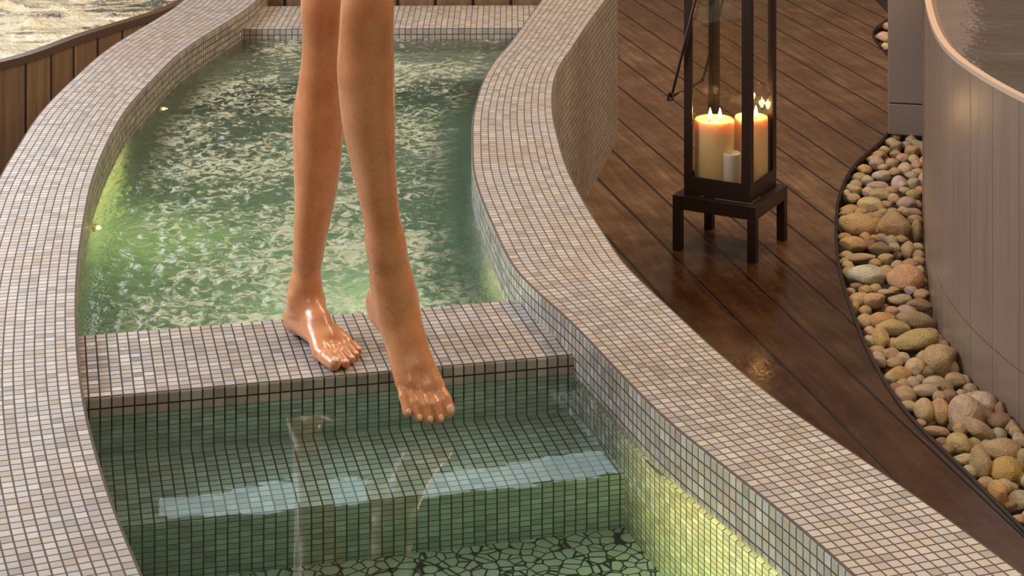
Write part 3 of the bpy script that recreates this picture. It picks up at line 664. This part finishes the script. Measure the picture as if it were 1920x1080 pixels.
for sx_, sy_ in ((-1,-1),(1,-1),(1,1),(-1,1)):
    b = MB(); L_ = .027; zz = (z0+.055+zt)/2; hh = zt-z0-.055
    b.box((sx_*(hb-L_/2), sy_*(hb-.0015), zz), (L_, .003, hh)); b.box((sx_*(hb-.0015), sy_*(hb-L_/2-.0015), zz), (.003, L_-.003, hh)); b.build('post', M_IRON, LT)
b = MB()
for s in (-1, 1): b.box((s*(hb-.008), 0, zt+.015), (.016, 2*hb, .03), 0, .001); b.box((0, s*(hb-.008), zt+.015), (2*hb-.032, .016, .03), 0, .001)
b.build('top_frame', M_IRON, LT)
b = MB(); b.add([(-hb-.015, -hb-.015, zt+.031), (hb+.015, -hb-.015, zt+.031), (hb+.015, hb+.015, zt+.031), (-hb-.015, hb+.015, zt+.031), (-.03, -.03, zt+.12), (.03, -.03, zt+.12), (.03, .03, zt+.12), (-.03, .03, zt+.12)], [(3,2,1,0),(0,1,5,4),(1,2,6,5),(2,3,7,6),(3,0,4,7),(4,5,6,7)])
b.build('roof', M_IRON, LT)
m, t, P, O = newmat('clear_lantern_glass'); t.nodes.remove(P)
fr_ = N(t, 'ShaderNodeLayerWeight', ins={0: .5}); tr = N(t, 'ShaderNodeBsdfTransparent', ins={0: (.97, .95, .90, 1)}); gl = N(t, 'ShaderNodeBsdfGlossy', ins={0: (1, 1, 1, 1), 1: .02})
t.links.new(N(t, 'ShaderNodeMixShader', ins={0: M(t, 'ADD', M(t, 'MULTIPLY', M(t, 'POWER', fr_.outputs[1], 5.), .5), .035), 1: tr.outputs[0], 2: gl.outputs[0]}).outputs[0], O.inputs['Surface']); M_GLASS = m
for dx, dy in ((0,-1),(1,0),(0,1),(-1,0)):
    b = MB(); sz = (.003, 2*hb-.012, zt-z0-.056) if dx else (2*hb-.012, .003, zt-z0-.056)
    b.box((dx*(hb-.006), dy*(hb-.006), (z0+.055+zt)/2), sz); b.build('glass_pane', M_GLASS, LT)
def tolocal(p): d = np.array([p[0]-LC[0], p[1]-LC[1]]); return (d[0]*ca+d[1]*sa, -d[0]*sa+d[1]*ca, p[2]-Zd)
hz = .455; ho = -hb-.034
b = MB(); yy = .119
b.tube([(ho, -yy, hz), (ho, yy, hz)], .0042)
for s in (-1, 1): b.tube([(ho, s*yy, hz-.003), (ho-.004, s*yy, hz+.004), (ho+.002, s*yy, hz+.01), (-.002, s*yy, zt+.01), (.001, s*(yy-.016), zt+.015)], .0042)
b.tube([(ho-.012, -yy-.003, hz-.012), (ho-.006, -yy-.003, hz+.012), (ho+.010, -yy-.003, hz+.010), (ho+.002, -yy-.003, hz-.010), (ho-.012, -yy-.003, hz-.012)], .003)
b.build('handle', M_IRON, LT, smooth=True)
# candles
m, t, P, O = newmat('ivory_candle_wax')
P.inputs['Base Color'].default_value = (.80, .62, .36, 1); P.inputs['Roughness'].default_value = .4; P.inputs['Subsurface Weight'].default_value = 1; P.inputs['Subsurface Radius'].default_value = (1, .45, .14); P.inputs['Subsurface Scale'].default_value = .035
M_WAX = m
m, t, P, O = newmat('candle_flame'); t.nodes.remove(P); em = N(t, 'ShaderNodeEmission', ins={0: (1, .70, .32, 1), 1: 34.}); t.links.new(em.outputs[0], O.inputs['Surface']); M_FLAME = m
M_WICK = simple('burnt_wick', (.02, .015, .01), .8)
def candle(x, y, r, h, label, flames=2, mat=M_WAX, grp='candles in the lantern'):
    zb = Zd+z0+.0305
    lx, ly, _ = tolocal((x, y, 0)); lim = .0975-r; lx = max(-lim, min(lim, lx)); ly = max(-lim, min(lim, ly)); x, y = LC[0]+lx*ca-ly*sa, LC[1]+lx*sa+ly*ca
    c = empty('candle', (x, y, zb)); tag(c, label, 'candle', grp)
    b = MB(); b.lathe((0, 0, 0), [(r*.97, 0), (r, .004), (r*1.0, h-.012), (r*.985, h-.002), (r*.94, h+.001), (r*.88, h-.004), (r*.6, h-.009), (r*.2, h-.010)], 48, wob=.006); b.build('wax', mat, c, smooth=True)
    for k in range(flames):
        px_ = (k-(flames-1)/2)*r*.48; py_ = -.004*k
        b = MB(); b.tube([(px_, py_, h-.012), (px_+.001, py_, h-.004), (px_+.002, py_, h+.003)], .0012, 6); b.build('wick', M_WICK, c)
        b = MB(); b.lathe((px_+.002, py_, h+.001), [(.0012, 0), (.0045, .004), (.0058, .010), (.0046, .018), (.0022, .026), (.0004, .033)], 16); b.build('flame', M_FLAME, c, smooth=True)
        l = bpy.data.lights.new('flame_light', 'POINT'); l.energy = .5; l.color = (1, .60, .25); l.shadow_soft_size = .008
        o = bpy.data.objects.new('flame_light', l); COL.objects.link(o); o.location = (x+px_+.002, y+py_, zb+h+.018)
c1 = atY(1327, 0, 6.0)[0]
candle(.597, 5.955, .060, .186, 'thick ivory candle with two flames, on the left inside the lantern')
candle(.744, 5.985, .050, .186, 'thick ivory candle with two flames, right of the front post inside the lantern')
candle(.655, 5.893, .026, .100, 'short unlit white candle low behind the lantern front, between the tall candles', 0, simple('white_wax', (.62, .58, .55), .45, Subsurface_Weight=.5, Subsurface_Scale=.01))

# ------------------------------------------------------------------ pebbles
m, t, P, O = newmat('river_pebble')
oi = N(t, 'ShaderNodeObjectInfo'); ob = N(t, 'ShaderNodeTexCoord').outputs['Object']
off = N(t, 'ShaderNodeVectorMath', operation='SCALE', ins={0: N(t, 'ShaderNodeCombineXYZ', ins={0: oi.outputs['Random'], 1: oi.outputs['Random'], 2: oi.outputs['Random']}).outputs[0], 3: 40.}).outputs[0]
q = N(t, 'ShaderNodeVectorMath', operation='ADD', ins={0: ob, 1: off}).outputs[0]
a_ = N(t, 'ShaderNodeTexNoise', ins={0: q, 2: 1.6, 3: 5., 4: .6, 8: .8}).outputs[0]; b_ = N(t, 'ShaderNodeTexNoise', ins={0: q, 2: 9., 3: 4.}).outputs[0]
c_ = mix(t, maprange(t, a_, .42, .72, 0., .6), oi.outputs['Color'], (.33, .19, .08)); c_ = mix(t, maprange(t, b_, .5, .75, 0., .4), c_, (.62, .52, .40))
t.links.new(c_, P.inputs['Base Color']); P.inputs['Roughness'].default_value = .38
t.links.new(N(t, 'ShaderNodeBump', ins={0: .5, 1: .02, 'Height': b_}).outputs[0], P.inputs['Normal']); M_PEB = m
CN = dict(c=('cream', (.60, .48, .31)), g=('grey', (.44, .38, .31)), h=('honey-coloured', (.52, .36, .18)), p=('peach', (.56, .36, .22)), t=('tan', (.46, .34, .22)),
          o=('orange', (.56, .31, .12)), d=('dark grey-brown', (.20, .15, .11)), w=('whitish', (.62, .55, .47)), m=('mossy grey-green', (.26, .24, .15)), y=('yellow', (.56, .40, .17)), k=('pinkish', (.55, .42, .35)))
PB = [(1655,269,11,11,'g'),(1667,257,9,8,'t'),(1681,274,12,10,'t'),(1711,285,14,12,'t'),(1694,297,12,9,'t'),(1643,306,13,12,'g'),(1673,309,12,12,'t'),(1698,318,13,13,'c'),(1719,311,10,12,'t'),(1731,309,8,13,'g'),
(1610,333,12,9,'t'),(1626,339,11,10,'c'),(1653,331,17,12,'k'),(1648,351,20,11,'g'),(1686,345,14,15,'w'),(1714,346,13,12,'g'),(1731,337,8,13,'k'),(1606,358,10,9,'h'),(1600,372,12,9,'t'),(1586,367,7,11,'c'),
(1634,387,23,18,'c'),(1651,366,19,12,'t'),(1675,373,10,11,'c'),(1701,381,17,12,'k'),(1712,399,17,9,'g'),(1592,393,16,9,'o'),(1607,424,31,25,'h'),(1675,427,29,27,'t'),(1674,399,12,9,'g'),(1579,428,9,11,'t'),(1717,434,9,24,'t'),
(1599,458,23,14,'h'),(1650,467,20,12,'d'),(1703,471,12,19,'t'),(1614,483,27,8,'t'),(1580,492,9,8,'h'),(1661,487,15,11,'t'),(1683,478,9,9,'d'),(1625,518,33,22,'w'),(1583,517,12,19,'m'),(1661,507,12,10,'p'),(1695,522,31,26,'p'),(1724,513,9,16,'g'),
(1661,548,15,6,'k'),(1603,561,20,12,'p'),(1639,564,21,14,'h'),(1688,563,22,11,'t'),(1728,552,14,10,'t'),(1733,572,22,11,'d'),(1592,578,8,14,'t'),(1622,583,11,10,'h'),(1617,604,14,16,'p'),(1651,600,27,14,'o'),(1700,583,18,11,'k'),(1735,601,34,16,'m'),
(1674,615,30,14,'h'),(1650,637,17,20,'y'),(1627,641,10,12,'c'),(1714,638,39,19,'h'),(1768,642,15,16,'t'),(1671,664,15,12,'t'),(1649,676,12,15,'k'),(1695,672,12,11,'k'),(1718,690,18,18,'c'),(1764,677,31,29,'t'),(1787,659,9,22,'d'),
(1687,703,20,16,'o'),(1811,688,19,15,'k'),(1793,713,18,14,'t'),(1753,719,21,13,'k'),(1738,733,23,12,'c'),(1698,742,19,17,'p'),(1782,744,14,13,'d'),(1801,738,9,8,'c'),(1731,770,17,24,'c'),(1764,772,17,22,'p'),(1758,809,24,9,'t'),
(1812,776,32,33,'k'),(1862,758,25,21,'w'),(1873,791,23,17,'d'),(1894,775,9,24,'d'),(1836,806,32,16,'c'),(1799,833,21,20,'p'),(1841,872,19,27,'m'),(1808,863,21,12,'c'),(1880,843,31,21,'t'),(1888,881,29,22,'o'),(1911,896,11,14,'h'),
(1882,912,17,13,'c'),(1864,927,17,25,'o'),(1912,939,23,17,'g'),(1918,862,10,20,'t'),(1915,974,18,9,'t'),(1905,812,11,12,'t'),(1766,829,12,9,'d'),(1657,70,14,11,'k'),(1664,50,10,9,'t'),(1661,88,9,8,'c'),(1940,900,24,20,'c'),(1945,970,26,18,'t'),(1942,840,20,18,'g'),
(1590,340,6,6,'d'),(1664,286,8,7,'d'),(1630,318,6,6,'d'),(1690,408,9,8,'d'),(1640,448,9,8,'h'),(1571,470,6,9,'d'),(1676,545,10,7,'h'),(1606,538,12,7,'d'),(1594,548,9,8,'t'),(1709,545,12,9,'g'),(1660,580,9,9,'d'),(1740,625,12,8,'t'),(1690,650,10,8,'d'),(1665,690,9,9,'d'),
(1725,712,9,9,'t'),(1770,700,9,9,'d'),(1721,795,12,8,'t'),(1745,795,10,8,'d'),(1785,800,9,9,'d'),(1815,815,10,9,'d'),(1850,835,14,10,'t'),(1865,860,10,10,'d'),(1790,775,8,10,'t'),(1820,730,12,10,'t'),(1840,742,12,10,'g'),(1900,915,10,9,'t'),(1895,950,12,10,'d')]
_r = random.Random(11); _pts = [(p_[0], p_[1], max(p_[2], p_[3])) for p_ in PB]
for _ in range(9000):
    y_ = _r.uniform(262, 1000); P_ = at(960, y_, Zd); x0_ = 960+FP*float(np.interp(P_[1], EDGE[::-1, 1], EDGE[::-1, 0]))/P_[1]; x1_ = 960+FP*float(np.interp(P_[1], tub[::-1, 1], tub[::-1, 0]))/P_[1]
    x_ = _r.uniform(x0_+8, x1_-5); r0 = 8+7*(y_/1000)
    if x_ > 1925: continue
    if all(((x_-a)**2+((y_-b_)*1.25)**2)**.5 > c*.80+r0*.62 for a, b_, c in _pts):
        _pts.append((x_, y_, r0*.9)); PB.append((round(x_), round(y_), round(r0*_r.uniform(.9, 1.2)), round(r0*_r.uniform(.75, 1.0)), _r.choice('tthcpdkg')))
LONG = {1614: 0, 1836: -32, 1735: -12, 1714: 12, 1758: -6, 1812: 40, 1598: 0}
# base shapes
SH = []
for k in range(9):
    bm = bmesh.new(); bmesh.ops.create_icosphere(bm, subdivisions=4, radius=1); r_ = np.random.RandomState(40+k)
    dirs = r_.normal(size=(7, 3)); dirs /= np.linalg.norm(dirs, axis=1)[:, None]; lv = r_.uniform(.72, .93, 7); ph = r_.uniform(0, 6, 6)
    for v in bm.verts:
        c = np.array(v.co); e_ = 1+.06*math.sin(2.1*c[0]+ph[0])*math.cos(1.7*c[1]+ph[1])+.05*math.sin(2.9*c[2]+ph[2]+c[0])
        c = c*e_
        for d_, w_ in zip(dirs, lv):
            s_ = c@d_
            if s_ > w_: c = c-d_*(s_-w_)*.72
        v.co = Vector(c)
    me = bpy.data.meshes.new('pebble'); bm.to_mesh(me); bm.free(); me.polygons.foreach_set('use_smooth', [True]*len(me.polygons)); me.materials.append(M_PEB); SH.append(me)
rr = random.Random(5)
base_p = bpy.data.objects.new('pebble', SH[0])
def ex(P, y): o = np.argsort(P[:, 1]); return float(np.interp(y, P[o, 1], P[o, 0]))
def zone(y):
    for lim, s in ((120, 'in the small bay left of the column'), (296, 'beneath the square column'), (350, 'just in front of the column'), (410, 'beside the lantern base'), (462, 'level with the lantern legs'), (500, 'just nearer than lantern legs'), (545, 'where the bed is widest'), (596, 'where the bed narrows'), (640, 'midway along the bed'), (690, 'by the tub wall bend'), (730, 'past the tub wall bend'), (790, 'on the lower bed'), (850, 'low in the bed'), (905, 'near the photo edge')):
        if y < lim: return s
    return 'lowest by the photo edge'
seen = {}; peb = []
for k, (x, y, hw, hh, cc) in enumerate(PB):
    big = max(hw, hh); small_fill = False
    zc = -.520 + (.012 if big > 24 else .004 if big > 15 else 0) - (.018 if cc == 'd' and big < 11 else 0)
    p = at(x, y, zc); s = p[1]/FP; rx = hw*s*1.14; h_ = hh*s*1.14; rz = h_*.86; ry = h_*1.28
    o = base_p if k == 0 else base_p.copy(); COL.objects.link(o); o.data = SH[rr.randrange(9)]
    xe, xt = ex(EDGE, p[1]), ex(tub, p[1])
    ry = min(ry, rx*1.7); px_ = min(max(p[0], xe+.010+rx*.96), max(xe+.01+rx*.96, xt-rx*.96)) if y > 150 else p[0]
    o.location = (px_, p[1], max(zc, -.575+rz*.95)); o.scale = (rx, ry, rz); o.rotation_euler = (rr.uniform(-.12, .12), math.radians(-LONG.get(x, rr.uniform(-8, 8))), rr.uniform(-.15, .15))
    nm, col = CN[cc]; j = [rr.uniform(.9, 1.1) for _ in range(3)]; o.color = (*[min(1, a*b*1.02) for a, b in zip([v_**g_ for v_, g_ in zip(col, (.60, .76, .97))], j)], 1)
    size = 'large' if big >= 26 else 'medium' if big >= 15 else 'small' if big >= 10 else 'tiny'
    shape = 'long flat ' if hw > 2.2*hh else 'upright ' if hh > 1.5*hw else 'oblong ' if hw > 1.55*hh else 'rounded '
    fr_ = (px_-xe)/max(.05, xt-xe); side = 'against the deck edge' if fr_ < .3 else 'against the tub wall' if fr_ > .72 else 'in mid bed'
    if y < 120: side = 'by the deck edge'
    o['category'] = 'pebble'; o['group'] = 'river pebbles between deck and hot tub'
    lab = f'{size} {shape}{nm} pebble {side}, {zone(y)}'.replace('honey-coloured', 'honey')
    if len(lab.split()) > 12: lab = lab.replace('rounded ', '').replace('against the', 'by the').replace(' just', '').replace('legs', 'legs').replace('in the small bay left', 'in the bay left')
    peb.append([o, lab, x, y])
from collections import defaultdict
by = defaultdict(list)
ORD = ['leftmost', 'second from left', 'third from left', 'fourth from left', 'fifth from left', 'sixth from left']
for q in peb: by[q[1]].append(q)
for lab, L_ in by.items():
    if len(L_) == 1: L_[0][0]['label'] = lab; continue
    dx_ = max(q[2] for q in L_)-min(q[2] for q in L_); dy_ = max(q[3] for q in L_)-min(q[3] for q in L_)
    names = (['left', 'right'] if dx_ > dy_ else ['farther', 'nearer']) if len(L_) == 2 else (['leftmost', 'middle', 'rightmost'] if dx_ > dy_ else ['farthest', 'middle', 'nearest']) if len(L_) == 3 else ORD
    if len(L_) > 3: dx_ = 9999
    L_.sort(key=lambda q: q[2] if dx_ > dy_ else q[3])
    for i, q in enumerate(L_): q[0]['label'] = f'{names[min(i, len(names)-1)]} ' + lab
